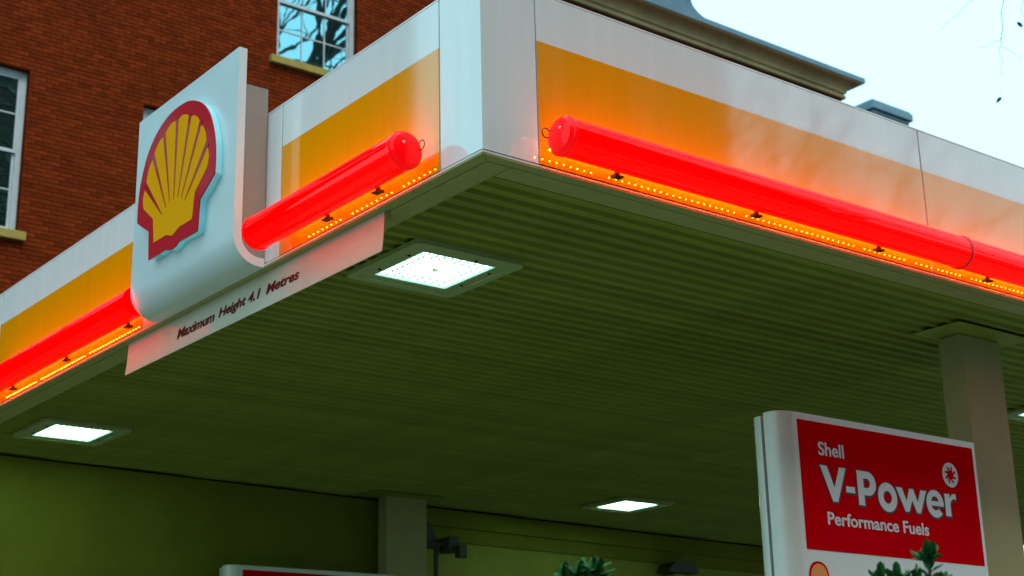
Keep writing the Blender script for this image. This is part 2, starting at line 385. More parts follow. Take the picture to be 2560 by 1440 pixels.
light_bar('y', .40, 1.815, 'short red glowing tube between the canopy corner and the emblem sign', True, True,
          leds=((.368,.633),(.738,1.095),(1.210,1.520)), clips=(.725,1.19))
light_bar('y', 3.315, 6.02, 'red glowing tube left of the emblem sign, running out at the picture edge', False, True,
          leds=((3.6,4.35),(4.45,5.2),(5.3,5.9)), clips=(3.56,4.53,5.5))

# ------------------------------------------------------------------ emblem sign
EY = 2.645
def curve_mesh(splines, m, off=0., ext=0.):
    cu = bpy.data.curves.new('c', 'CURVE'); cu.dimensions = '2D'; cu.fill_mode = 'BOTH'; cu.offset = off; cu.extrude = ext
    for pts in splines:
        s = cu.splines.new('POLY'); s.points.add(len(pts)-1)
        for i, p in enumerate(pts): s.points[i].co = (p[0], p[1], 0, 1)
        s.use_cyclic_u = True
    o = bpy.data.objects.new('c', cu); COL.objects.link(o)
    dg = bpy.context.evaluated_depsgraph_get(); me = bpy.data.meshes.new_from_object(o.evaluated_get(dg))
    bpy.data.objects.remove(o); bpy.data.curves.remove(cu); me.materials.clear(); me.materials.append(m); return me
def place(me, name, org, ux, uy, parent):      # local x->ux, y->uy, normal -> ux x uy
    o = bpy.data.objects.new(name, me); COL.objects.link(o)
    ux = Vector(ux); uy = Vector(uy); n = ux.cross(uy)
    for v in me.vertices: v.co = Vector(org) + ux*v.co.x + uy*v.co.y + n*v.co.z
    me.update()
    o.parent = parent; o.matrix_parent_inverse = Matrix.Translation(-world_loc(parent)); return o
def cr(pts, n=4):
    out = []
    for i in range(len(pts)-1):
        p0 = pts[max(i-1,0)]; p1 = pts[i]; p2 = pts[i+1]; p3 = pts[min(i+2, len(pts)-1)]
        for k in range(n):
            t = k/n
            out.append(tuple(.5*((2*p1[j]) + (-p0[j]+p2[j])*t + (2*p0[j]-5*p1[j]+4*p2[j]-p3[j])*t*t + (-p0[j]+3*p1[j]-3*p2[j]+p3[j])*t**3) for j in (0,1)))
    out.append(pts[-1]); return out
def emblem_shapes():
    half = cr([(0,.522),(.11,.514),(.215,.483),(.32,.425),(.40,.345),(.455,.245),(.490,.14),(.502,.03),(.500,-.067)])
    halfo = half + [(.412,-.120),(.328,-.168),(.322,-.262),(.313,-.354),(.16,-.352),(.085,-.350),(.045,-.367),(0,-.374)]
    outer = halfo + [(-x, y) for x, y in halfo[-2:0:-1]]
    lobes = []
    tops = [(0,.432),(.168,.396),(.305,.302),(.392,.137)]          # rib tops, from the centre outwards
    w = .017
    # yellow top edge: scallops between rib tops
    right = []
    ends = tops + [(.412,.0)]
    for i in range(4):
        a, c = ends[i], ends[i+1]
        for k in range(7):
            t = k/6; x = a[0]+(c[0]-a[0])*t; y = a[1]+(c[1]-a[1])*t
            nrm = Vector((a[1]-c[1], c[0]-a[0])).normalized(); bu = .026*math.sin(math.pi*t)
            right.append((x+nrm.x*bu, y+nrm.y*bu))
    right += [(.27,-.107),(.248,-.262),(.085,-.262),(.045,-.275),(0,-.290)]
    yel = right + [(-x, y) for x, y in right[-2:0:-1]]
    ribs = []
    bots = [(0,-.062),(.052,-.068),(.098,-.088),(.146,-.118)]
    for (tx, ty), (bx, by) in zip(tops, bots):
        for s in ((1,) if tx == 0 else (1,-1)):
            d = Vector((tx-bx, ty-by)).normalized(); n = Vector((-d.y, d.x)); e = Vector((tx, ty))+d*.022
            ww = w*(1.25 if tx > .35 else 1)
            ribs.append([(s*(e.x+n.x*ww), e.y+n.y*ww), (s*(e.x-n.x*ww), e.y-n.y*ww), (s*(bx-n.x*.002), by-n.y*.002), (s*(bx+n.x*.002), by+n.y*.002)])
    return outer, yel, ribs
def ccw(p):
    a = sum(p[i][0]*p[(i+1) % len(p)][1]-p[(i+1) % len(p)][0]*p[i][1] for i in range(len(p))); return p if a > 0 else p[::-1]
sign = thing('emblem_sign', 'white boxed sign with curved foot carrying a large red and yellow shell emblem', 'sign', (-.1, EY, 5.0))
SY0, SY1, SX, SZT, SZB = 1.99, 3.30, -.203, 5.665, 4.383
T = .050; RC = .165
prof = [(SX, SZT), (SX, SZB+RC)]
for k in range(1, 13):
    a = math.pi/2*k/12; prof.append((SX+RC-RC*math.cos(a), SZB+RC-RC*math.sin(a)))
prof.append((-.008, SZB)); prof.append((-.008, SZB+T))
for k in range(12, 0, -1):
    a = math.pi/2*k/12; prof.append((SX+RC-(RC-T)*math.cos(a), SZB+RC-(RC-T)*math.sin(a)))
prof += [(SX+T, SZB+RC), (SX+T, SZT)]
b = MB(); b.prism(prof, 'y', SY0, SY1); b.obj('front_panel', M['signwhite'], sign, True)
b = MB()
bp_ = [(-.152, 5.455), (-.152, SZB+RC)]
for k in range(0, 13):
    a = math.pi/2*k/12; bp_.append((SX+RC-(RC-T-.002)*math.cos(a), SZB+RC-(RC-T-.002)*math.sin(a)))
bp_ += [(-.006, SZB+T+.002), (-.006, 5.455)]
b.prism(bp_, 'y', SY0+.012, SY1-.012); b.obj('back_box', M['signbox'], sign, True)
outer, yel, ribs = emblem_shapes(); outer, yel = ccw(outer), ccw(yel)
UX, UY = (0,-1,0), (0,0,1)       # seen from the street (-x side): right is -y
me = curve_mesh([outer], M['cyan'], -.004, .020); place(me, 'emblem_edge', (SX-.0215, EY, 5.0), UX, UY, sign)
me = curve_mesh([outer], M['pred'], 0, .004); em = place(me, 'emblem', (SX-.046, EY, 5.0), UX, UY, sign)
me = curve_mesh([yel], M['pyel'], 0, .0008); place(me, 'yellow_shell', (SX-.051, EY, 5.0), UX, UY, em)
for r_ in ribs:
    me = curve_mesh([ccw(r_)], M['prib'], 0, .0006); place(me, 'rib', (SX-.0530, EY, 5.0), UX, UY, em)

# ------------------------------------------------------------------ height restriction sign
hs = thing('height_sign', 'curved white strip reading Maximum Height 4.1 Metres hanging under the left fascia', 'sign', (.02, 2.35, 4.25))
pr = []
for k in range(9):
    t = k/8; pr.append((.036 - .014*t**2.2, 4.382-.215*t))
back = [(x+.004, z) for x, z in pr[::-1]]
b = MB(); b.prism(pr+back, 'y', .862, 3.83); b.obj('curved_plate', M['plate'], hs, True)
b = MB(); b.box(.0395, .86, 4.34, .075, .866, 4.372); b.box(.0395, 3.82, 4.34, .075, 3.826, 4.372); b.obj('end_bracket', M['trim'], hs)
def text_mesh(s, size, m, bold=0., shear=0., ext=0., spacing=1.0):
    cu = bpy.data.curves.new('t', 'FONT'); cu.body = s; cu.size = size; cu.offset = bold; cu.shear = shear; cu.extrude = ext; cu.space_character = spacing
    o = bpy.data.objects.new('t', cu); COL.objects.link(o)
    dg = bpy.context.evaluated_depsgraph_get(); me = bpy.data.meshes.new_from_object(o.evaluated_get(dg))
    bpy.data.objects.remove(o); me.materials.clear(); me.materials.append(m); return me
def fit(me, x0, x1, y0, y1, capref=None):
    xs = [v.co.x for v in me.vertices]; ys = [v.co.y for v in me.vertices]
    ax, bx_, ay, by_ = min(xs), max(xs), min(ys), max(ys)
    for v in me.vertices:
        v.co.x = x0+(v.co.x-ax)/(bx_-ax)*(x1-x0); v.co.y = y0+(v.co.y-ay)/(by_-ay)*(y1-y0)
    return me
for word, ya, yb, z0, z1 in (('Maximum', 3.117, 2.636, 4.239, 4.303), ('Height', 2.585, 2.262, 4.228, 4.303), ('4.1', 2.238, 2.098, 4.244, 4.303), ('Metres', 2.030, 1.676, 4.243, 4.302)):
    me = text_mesh(word, 1.0, M['text'], .026, .2)
    fit(me, -ya, -yb, z0, z1)
    # lay the letters on the curved plate
    o = bpy.data.objects.new('lettering', me); COL.objects.link(o)
    for v in me.vertices:
        yy, zz = -v.co.x, v.co.y; t = (4.382-zz)/.215
        v.co = Vector((.036-.014*t**2.2-.0028, yy, zz))
    o.parent = hs; o.matrix_parent_inverse = Matrix.Translation(-world_loc(hs))

# ------------------------------------------------------------------ columns
def column(x, y, w_, d_, label, zt_=ZB-.0065):
    t = thing('column', label, 'column', (x, y, .1), 'clad columns holding up the canopy')
    b = MB(); b.cbox(x, y, .1, x+w_, y+d_, zt_-.005, .006); b.obj('shaft', M['colm'], t)
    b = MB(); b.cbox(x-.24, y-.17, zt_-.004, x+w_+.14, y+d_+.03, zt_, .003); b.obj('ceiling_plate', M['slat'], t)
    return t
column(4.42, .68, .43, .18, 'near column at the right of the canopy, behind the large red fuel sign')
column(4.62, 7.78, .49, .16, 'far column near the shop wall with a security camera beside it')

# ------------------------------------------------------------------ fuel signs
def arc_pts(cx, cy, r, a0, a1, n=28): return [(cx+r*math.cos(R(a0+(a1-a0)*k/n)), cy+r*math.sin(R(a0+(a1-a0)*k/n))) for k in range(n+1)]
def vpower_glyphs():
    """letter outlines in metres: x from the left edge of the V, y up from the baseline"""
    G = []
    # sizes measured on the sign: cap height .20, x height .135
    G.append([[(0,.203),(.060,.203),(.113,.082),(.166,.203),(.222,.203),(.135,0),(.092,0)]])
    G.append([[(.214,.064),(.292,.064),(.292,.100),(.214,.100)]])
    G.append([[(.318,0),(.372,0),(.372,.062),(.408,.062)] + arc_pts(.412,.1325,.0705,-90,90) + [(.318,.203)],
              [(.372,.105),(.372,.160),(.402,.160)] + arc_pts(.402,.1325,.0275,90,-90)])
    G.append([arc_pts(.582,.067,.087,0,360,40)[:-1], arc_pts(.582,.067,.038,360,0,30)[:-1]])
    G.append([[(.667,.137),(.722,.137),(.757,.062),(.792,.137),(.828,.137),(.863,.062),(.898,.137),(.953,.137),(.882,-.004),(.846,-.004),(.810,.068),(.774,-.004),(.738,-.004)]])
    cx, cy, r, ri = 1.030, .066, .084, .040
    G.append([[(cx+r, cy-.012)] + arc_pts(cx, cy, r, 0, 318, 34)
              + [(cx+ri*.85, cy-.032)] + arc_pts(cx, cy+.002, ri+.002, -40, -160, 14) + [(cx-ri, cy-.012)],
              [(cx-ri+.002, cy+.016)] + arc_pts(cx, cy+.010, ri-.004, 170, 10, 14) + [(cx+ri-.002, cy+.016)]])
    G.append([[(1.128,0),(1.180,0)] + arc_pts(1.222,.068,.042,180,80,8) + [(1.240,.108),(1.240,.142)] + arc_pts(1.222,.108,.034,80,150,5) + [(1.180,.115),(1.180,.137),(1.128,.137)]])
    return G
def fuel_sign(x0, y0, label, group, detail=True):
    """x0,y0: left end of the red panel on the sign face; face looks to -y"""
    t = thing('fuel_sign', label, 'sign', (x0+.8, y0+.1, .1), group)
    W = 1.655; z1 = 3.632; zb = 1.2
    def shell(ya, yb, xl, r, front):
        n = 10; pts = []
        # plan outline: flat face at ya, rounded left end
        pts += [(x0+W, ya), (xl+r, ya)]
        for k in range(1, n+1):
            a = math.pi/2*k/n; pts.append((xl+r-r*math.sin(a), ya+r*.8-r*.8*math.cos(a)))
        pts += [(xl, yb), (x0+W, yb)]
        return pts
    b = MB(); b.prism(shell(y0, y0+.125, x0-.14, .115, True), 'z', zb, z1); b.obj('front_shell', M['tot'], t, True)
    b = MB(); b.prism([(x0-.105, y0+.126), (x0+W-.01, y0+.126), (x0+W-.01, y0+.151), (x0-.105, y0+.151)], 'z', zb+.01, z1-.03); b.obj('groove', M['totgap'], t)
    pts = [(x0-.135, y0+.152), (x0+W, y0+.152), (x0+W, y0+.25), (x0-.05, y0+.25)] + [(x0-.05-.085*math.sin(math.pi/2*k/6), y0+.25-.08*(1-math.cos(math.pi/2*k/6))) for k in range(1, 7)]
    b = MB(); b.prism(pts, 'z', zb, z1-.012); b.obj('rear_shell', M['tot'], t, True)
    b = MB(); b.box(x0, y0-.0025, 2.855, x0+1.625, y0+.001, 3.592); b.obj('red_panel', M['totred'], t)
    for xp in (x0+.3, x0+1.3):
        b = MB(); b.cbox(xp, y0+.1, .1, xp+.1, y0+.2, zb, .005); b.obj('post', M['colm'], t)
    UXs, UYs = (1,0,0), (0,0,1)
    def put(me, name, x, z, d, par=t): return place(me, name, (x, y0-d, z), UXs, UYs, par)
    G = vpower_glyphs(); bx0, bz0 = x0+.157, 3.138
    for g_ in G:
        gg = [ccw(s) if i == 0 else ccw(s)[::-1] for i, s in enumerate(g_)]
        put(curve_mesh(gg, M['letdark'], .008), 'letter_outline', bx0+.003, bz0-.003, .0040)
        put(curve_mesh(gg, M['letter'], 0), 'letter', bx0, bz0, .0065)
    me = fit(text_mesh('Shell', 1.0, M['letter'], .022), x0+.158, x0+.380, 3.398, 3.478); put(me, 'lettering', 0, 0, .0045)
    me = fit(text_mesh('Performance Fuels', 1.0, M['letter'], .022), x0+.192, x0+1.102, 3.003, 3.078); put(me, 'lettering', 0, 0, .0045)
    # turbine emblem: pale disc with a red swirl
    ex, ez = x0+1.370, 3.398
    put(curve_mesh([arc_pts(0,0,.077,0,360,36)[:-1]], M['letter']), 'round_emblem', ex, ez, .0045)
    sw = []
    for k in range(8):
        a = 2*math.pi*k/8
        for (rr_, da) in ((.030, 0), (.060, .42), (.050, .62), (.028, .5)): sw.append((rr_*math.cos(a+da), rr_*math.sin(a+da)))
    put(curve_mesh([ccw(sw)], M['totred']), 'swirl', ex, ez, .0062)
    # small shell emblem under the red panel
    o_, y_, r_ = emblem_shapes(); s = .165; cx, cz = x0+.083, 2.705
    sc_ = lambda P_: [(p[0]*s, p[1]*s) for p in P_]
    put(curve_mesh([ccw(sc_(o_))], M['totred']), 'small_emblem', cx, cz, .0030)
    put(curve_mesh([ccw(sc_(y_))], M['orange']), 'small_shell', cx, cz, .0045)
    return t
fs = fuel_sign(2.664, .60, 'large white framed red sign reading Shell V-Power Performance Fuels at lower right', 'fuel signs on the pump islands')
c = copy_tree(fs, off=(2.84-2.664, 7.45-.60, -.085)); c['label'] = 'far fuel sign showing only its pale top and red strip at the bottom'

# ------------------------------------------------------------------ shop behind the canopy
shop = thing('shop_building', 'green lit rendered shop wall closing the back of the canopy', 'building', (5, 9, 0))
def wl(x): return 7.735 + (x-.65)*.0785
def skew_box(x0, x1, d0, d1, z0, z1, nm, m, par):
    b = MB(); b.add([(x0,wl(x0)+d0,z0),(x1,wl(x1)+d0,z0),(x1,wl(x1)+d1,z0),(x0,wl(x0)+d1,z0),(x0,wl(x0)+d0,z1),(x1,wl(x1)+d0,z1),(x1,wl(x1)+d1,z1),(x0,wl(x0)+d1,z1)],
      [(0,3,2,1),(4,5,6,7),(0,1,5,4),(1,2,6,5),(2,3,7,6),(3,0,4,7)]); return b.obj(nm, m, par)
skew_box(.07, 16, .10, 6, 0, 4.05, 'wall', M['litwall'], shop)
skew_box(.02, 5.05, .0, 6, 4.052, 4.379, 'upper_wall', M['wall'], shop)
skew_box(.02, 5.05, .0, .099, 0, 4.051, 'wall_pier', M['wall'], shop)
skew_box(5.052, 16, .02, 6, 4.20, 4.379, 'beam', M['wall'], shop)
skew_box(5.052, 16, .07, .10, 4.052, 4.199, 'beam_soffit', M['wall'], shop)
skew_box(.02, 16, -.012, .1, 4.380, 4.390, 'ceiling_shadow_strip', M['gap'], shop)  # dark strip standing in for the shadow line where wall meets ceiling
skew_box(.06, 16, .1, 10, 5.235, 5.285, 'roof', M['roof'], shop)
# cctv and conduit by the far column
CX, CY = .23, .37
cc = thing('security_camera', 'dark security camera on a bracket right of the far column', 'camera', (5.0, 7.45, 3.9))
b = MB(); b.cbox(5.10+CX, 7.32+CY, 3.86, 5.23+CX, 7.52+CY, 4.02, .012); b.cbox(5.17+CX, 7.24+CY, 3.80, 5.27+CX, 7.34+CY, 3.93, .01); b.obj('housing', M['cctv'], cc)
b = MB(); b.prism([(4.885+CX,4.20),(5.02+CX,4.02),(5.02+CX,3.90),(4.885+CX,3.90)], 'y', 7.44+CY, 7.50+CY); b.obj('wall_bracket', M['cctv'], cc)
b = MB(); b.tube([(5.0+CX,7.46+CY,3.96),(5.12+CX,7.42+CY,3.95)], .02, 8); b.obj('arm', M['cctv'], cc, True)
b = MB(); b.tube([(5.035+CX,7.47+CY,.1),(5.035+CX,7.47+CY,4.0)], .028, 10); tag(b.obj('conduit_pipe', M['cctv'], None, True), 'dark vertical pipe running down below the security camera', 'pipe')
wl_ = thing('wall_lantern', 'hooded wall lantern on the shop wall left of the large fuel sign', 'lantern', (9.2, wl(9.2), 3.9))
b = MB(); yy = wl(9.2)
b.prism([(9.2+.24*math.cos(R(a)), 3.93+.13*math.sin(R(a))) for a in range(0, 181, 15)], 'y', yy-.16, yy+.098); b.obj('hood', M['cctv'], wl_)
b = MB(); b.cbox(9.10, yy-.10, 3.68, 9.30, yy+.09, 3.928, .02); b.obj('body', M['colm'], wl_)

# ------------------------------------------------------------------ brick building
WY = 20.0; BX0, BX1 = -13.4, 27.8; BZT = 19.36
bld = thing('brick_building', 'tall red brick building with white sash windows and stone cornice behind the canopy', 'building', (7, 26, 0))
WINS = [(3.02, 4.965, 10.86, 13.95), (7.18, 9.12, 10.86, 13.86), (9.98, 11.90, 15.64, 18.40), (-1.1, .84, 10.86, 13.95), (-5.3, -3.36, 10.86, 13.95), (14.15, 16.07, 15.64, 18.40), (18.3, 20.2, 15.64, 18.40), (22.4, 24.3, 15.64, 18.4), (-5.3, -3.4, 15.64, 18.4), (-9.5, -7.6, 10.86, 13.95), (-9.5, -7.6, 15.64, 18.4), (12.3, 14.2, 10.86, 13.9), (17.4, 19.3, 10.86, 13.9), (22.4, 24.3, 10.86, 13.9)]
def inwin(x, z): return any(a < x < b_ and c_ < z < d_ for a, b_, c_, d_ in WINS)
xs = sorted({BX0, BX1, *[w_[0] for w_ in WINS], *[w_[1] for w_ in WINS]}); zs = sorted({0, BZT, *[w_[2] for w_ in WINS], *[w_[3] for w_ in WINS]})
b = MB()
for i in range(len(xs)-1):
    for j in range(len(zs)-1):
        if not inwin((xs[i]+xs[i+1])/2, (zs[j]+zs[j+1])/2):
            b.add([(xs[i],WY+.012,zs[j]),(xs[i+1],WY+.012,zs[j]),(xs[i+1],WY+.012,zs[j+1]),(xs[i],WY+.012,zs[j+1])], [(0,1,2,3)])
for (a, c_, z0, z1) in WINS:     # reveals
    b.add([(a,WY+.012,z0),(a,WY+.32,z0),(a,WY+.32,z1),(a,WY+.012,z1)], [(0,1,2,3)])
    b.add([(c_,WY+.012,z0),(c_,WY+.32,z0),(c_,WY+.32,z1),(c_,WY+.012,z1)], [(0,1,2,3)])
    b.add([(a,WY+.012,z1),(c_,WY+.012,z1),(c_,WY+.32,z1),(a,WY+.32,z1)], [(0,1,2,3)])
b.add([(BX0,WY+.33,0),(BX1,WY+.33,0),(BX1,WY+.33,BZT),(BX0,WY+.33,BZT)], [(0,1,2,3)])
b.add([(BX0,WY+.012,0),(BX0,WY+12,0),(BX0,WY+12,BZT),(BX0,WY+.012,BZT)], [(0,1,2,3)])
b.add([(BX1,WY+.012,0),(BX1,WY+12,0),(BX1,WY+12,BZT),(BX1,WY+.012,BZT)], [(0,1,2,3)])
b.add([(BX0,WY+12,0),(BX1,WY+12,0),(BX1,WY+12,BZT),(BX0,WY+12,BZT)], [(0,1,2,3)])
b.obj('mortar_wall', M['mortar'], bld)
# bricks: stretcher bond, 300 nearest in view as parts, the rest joined
BW, BH, JT = .240, .083, .011
def project(x, y, z):
    d = Vector((x,y,z))-CAM; zc = d.dot(fw); return 1280+3831.4*d.dot(rt2)/zc, 720-3831.4*d.dot(up2)/zc
rb = random.Random(11); rest = []; seen = []
row = 0; z = 7.0
while z+BH < BZT:
    x = -6.0 + (BW/2 if row % 2 else 0)
    while x < BX1-BW:
        x0, x1 = x, x+BW-JT; zc = z+BH/2; skip = False
        for (a, c_, zz0, zz1) in WINS:
            if zz0-.02 < zc < zz1+.02 and x1 > a and x0 < c_:
                if x0 < a-.03 < x1: x1 = a-.002
                elif x1 > c_+.03 > x0: x0 = c_+.002
                else: skip = True
        if not skip and x1-x0 > .03:
            u, v = project((x0+x1)/2, WY, zc)
            full = x1-x0 > BW-JT-.001
            # in the open part of the picture, above the canopy edge line
            if full and 0 < u < 660 and 0 < v < 720-.62*u and not (340 < u < 620 and v > 300-.68*(u-350)): seen.append((x0, z))
            else: rest.append((x0, x1, z))
        x += BW
    z += BH; row += 1
seen.sort(key=lambda s: (Vector((s[0],WY,s[1]))-CAM).length)
near = seen[:300]; rest += [(x0, x0+BW-JT, z) for x0, z in seen[300:]]
def brick_faces(x0, x1, z, dy):
    y = WY-dy; c = .003; z1 = z+BH-JT; yb = WY+.02
    return [(x0+c,y,z+c),(x1-c,y,z+c),(x1-c,y,z1-c),(x0+c,y,z1-c),(x0,y+c,z),(x1,y+c,z),(x1,y+c,z1),(x0,y+c,z1),(x0,yb,z),(x1,yb,z),(x1,yb,z1),(x0,yb,z1)], \
      [(0,1,2,3),(0,4,5,1),(1,5,6,2),(2,6,7,3),(3,7,4,0),(4,8,9,5),(5,9,10,6),(6,10,11,7),(7,11,8,4)]
b = MB(); tints = []
for x0, x1, z in rest:
    v_, f_ = brick_faces(x0, x1, z, rb.uniform(-.003, .003)); b.add(v_, f_); tints += [rb.random()]*len(f_)
me = bpy.data.meshes.new('brickwork'); me.from_pydata(b.v, [], b.f); me.materials.append(M['brick'])
at = me.attributes.new('tint', 'FLOAT', 'FACE'); at.data.foreach_set('value', tints)
o = bpy.data.objects.new('brickwork', me); COL.objects.link(o); o.parent = bld; o.matrix_parent_inverse = Matrix.Translation(-Vector(bld.location)); o['kind'] = 'stuff'
bm_ = MB(); v_, f_ = brick_faces(0, BW-JT, 0, 0); bm_.add([(p[0], p[1]-WY, p[2]) for p in v_], f_)
bme = bpy.data.meshes.new('brick'); bme.from_pydata(bm_.v, [], bm_.f); bme.materials.append(M['brick'])
for x0, z in near:
    o = bpy.data.objects.new('brick', bme); COL.objects.link(o); o.parent = bld
    o.location = Vector((x0, WY+rb.uniform(-.003, .003), z)) - Vector(bld.location)
# lower courses outside the detailed zone: coarse joined bricks
b = MB()
z = .1; row = 0
while z+.083 < 7.0:
    x = BX0 + (.12 if row % 2 else 0)
    while x < BX1-.5:
        b.box(x, WY, z, x+.229, WY+.02, z+.072); x += .24
    z += .083; row += 1
o = b.obj('lower_brickwork', M['brick'], bld); o['kind'] = 'stuff'
b = MB(); z = 7.0; row = 0
while z+.083 < BZT:
    x = BX0 + (.12 if row % 2 else 0)
    while x < -6.25:
        if not any(zz0-.05 < z+.04 < zz1+.02 and x+.23 > a-.02 and x < c_+.02 for (a, c_, zz0, zz1) in WINS): b.box(x, WY, z, x+.229, WY+.02, z+.072)
        x += .24
    z += .083; row += 1
o = b.obj('side_brickwork', M['brick'], bld); o['kind'] = 'stuff'
# sash windows
def window(a, c_, z0, z1):
    fy = WY+.13
    w_ = MB(); fwd = .105
    w_.cbox(a+.002, fy, z0+.002, a+fwd, fy+.14, z1-.002, .004); w_.cbox(c_-fwd, fy, z0+.002, c_-.002, fy+.14, z1-.002, .004)
    w_.cbox(a+fwd+.001, fy, z1-.10, c_-fwd-.001, fy+.14, z1-.002, .004); w_.cbox(a+fwd+.001, fy-.01, z0+.002, c_-fwd-.001, fy+.14, z0+.05, .004)
    win = w_.obj('window', M['sash'], bld)
    xm0, xm1 = a+fwd+.001, c_-fwd-.001; zm = (z0+z1)/2+.0
    for (sz0, sz1, sy, top) in ((z0+.051, zm+.03, fy+.065, False), (zm-.03, z1-.101, fy+.02, True)):
        s_ = MB(); st = .042
        s_.box(xm0, sy, sz0, xm0+st, sy+.04, sz1); s_.box(xm1-st, sy, sz0, xm1, sy+.04, sz1)
        s_.box(xm0+st, sy, sz0, xm1-st, sy+.04, sz0+(.06 if top else .075)); s_.box(xm0+st, sy, sz1-.05, xm1-st, sy+.04, sz1)
        s_.obj('sash', M['sash'], win)
        gx0, gx1, gz0, gz1 = xm0+st, xm1-st, sz0+(.06 if top else .075), sz1-.05
        nb = MB(); bw = .024
        for k in (1, 2): xx = gx0+(gx1-gx0)*k/3; nb.box(xx-bw/2, sy+.002, gz0, xx+bw/2, sy+.03, gz1)
        zz = (gz0+gz1)/2
        for k in range(3):
            xa = gx0+(gx1-gx0)*k/3+(bw/2 if k else 0); xb_ = gx0+(gx1-gx0)*(k+1)/3-(bw/2 if k < 2 else 0); nb.box(xa, sy+.003, zz-bw/2, xb_, sy+.029, zz+bw/2)
        nb.obj('glazing_bar', M['sash'], win)
        for k in range(3):
            for j in range(2):
                p = MB(); xa, xb_ = gx0+(gx1-gx0)*k/3, gx0+(gx1-gx0)*(k+1)/3; za, zb_ = (gz0, zz) if j == 0 else (zz, gz1)
                tx = rb.uniform(-.004, .004)
                p.box(xa+.004, sy+.018, za+.004, xb_-.004, sy+.022, zb_-.004); p.obj('pane', M['glass'], win)
    s_ = MB(); s_.cbox(a-.17, WY-.10, z0-.165, c_+.12, WY+.16, z0-.003, .008); s_.obj('sill', M['stone'], bld)
for w_ in WINS: window(*w_)
# cornice around the top
def cprof(o0=0): 
    P_ = [(.0, BZT-.0),(.10, BZT+.0),(.10, BZT+.09),(.055, BZT+.10),(.055, BZT+.135),(.11, BZT+.15)]
    for k in range(9):
        t = k/8; P_.append((.12+.32*(1-math.cos(math.pi/2*t)), BZT+.16+.23*math.sin(math.pi/2*t)))
    P_ += [(.46, BZT+.40),(.46, BZT+.42),(.50, BZT+.43),(.50, BZT+.545),(.47, BZT+.575),(-.3, BZT+.62)]
    return P_
P_ = cprof(); vs = []; fs_ = []
n = len(P_)
path = [(BX0, 1), (BX1, 1)]
for (cx, sx) in ((BX0, -1), (BX1, 1)):
    for o_, z in P_: vs.append((cx+sx*o_, WY-o_, z))
for (cx, sx) in ((BX1, 1),):
    for o_, z in P_: vs.append((cx+sx*o_, WY+12, z))
for k in range(2):
    for i in range(n-1): fs_.append((k*n+i, k*n+i+1, (k+1)*n+i+1, (k+1)*n+i))
b = MB(); b.add(vs, fs_); b.obj('cornice', M['cornice'], bld, True)
b = MB(); b.box(BX0-.5, WY-.505, BZT+.43, BX1+.506, WY-.501, BZT+.575); b.obj('cornice_lead_edge', M['lead'], bld)
# stone pediment with a concave shoulder on top of the cornice
pts = [(22.35, BZT+.575)]
for k in range(1, 9):
    t = k/8; pts.append((22.35-.75*math.sin(math.pi/2*t)*1.0, BZT+.575+.42*(1-math.cos(math.pi/2*t))))
pts += [(21.55, BZT+1.05), (15, BZT+1.25), (15, BZT+.575)]
b = MB(); b.prism(pts, 'y', WY-.47, WY+.1); b.obj('pediment', M['lead'], bld)
b = MB(); b.prism([(21.70, BZT+1.05),(21.78, BZT+1.12),(21.78, BZT+1.2),(15, BZT+1.4),(15, BZT+1.26)], 'y', WY-.56, WY+.15); b.obj('pediment_cap', M['lead'], bld)
b = MB(); b.box(BX0, WY+.3, BZT+.3, BX1, WY+12, BZT+.55); b.obj('roof', M['roof'], bld)

# chimney of the house beyond
ch = thing('chimney', 'stone chimney top with stepped cap rising beyond the cornice against the sky', 'chimney', (40.9, 29.3, 0))
for (e, z0, z1, nm) in ((0, 0, 24.75, 'stack'), (.07, 24.751, 24.86, 'cap_course'), (.14, 24.861, 24.97, 'cap_course'), (.22, 24.971, 25.12, 'cap_course'), (.34, 25.121, 25.42, 'cap_slab'), (.28, 25.421, 25.52, 'cap_slab')):
    b = MB(); b.cbox(40.05-e, 28.3-e, z0, 41.75+e, 30.6+e, z1, .02); b.obj(nm, M['lead'] if nm != 'stack' else M['cornice'], ch)

# ------------------------------------------------------------------ across the street (seen in reflections)
ob = thing('terrace_building', 'dark brown brick block across the street, seen only as a reflection', 'building', (0, -26, 0))
b = MB(); b.box(-30, -34, 0, 12, -20, 29); b.obj('wall', M['bbrick'], ob)
b = MB(); b.box(12.01, -34, 0, 23.2, -20, 34); b.obj('wall', M['bbrick'], ob)
b = MB(); b.prism([(-34.3,29),(-19.7,29),(-27,33)], 'x', -30.2, 12); b.obj('roof', M['roof'], ob)
fr_, pn_ = MB(), MB()
wm = MB(); wm.box(0, 0, 0, 1.5, .08, 2.4); wme = wm.mesh('window', M['bbrick']); pm = MB(); pm.box(.1, .081, .1, 1.4, .09, 2.3); pme = pm.mesh('pane', M['dimglass'])
for i in range(15):
    for j in range(7):
        o = bpy.data.objects.new('window', wme); COL.objects.link(o); o.parent = ob; o.location = Vector((-28+i*3.4, -19.999, 1.4+j*3.7))-Vector(ob.location)
        p = bpy.data.objects.new('pane', pme); COL.objects.link(p); p.parent = o

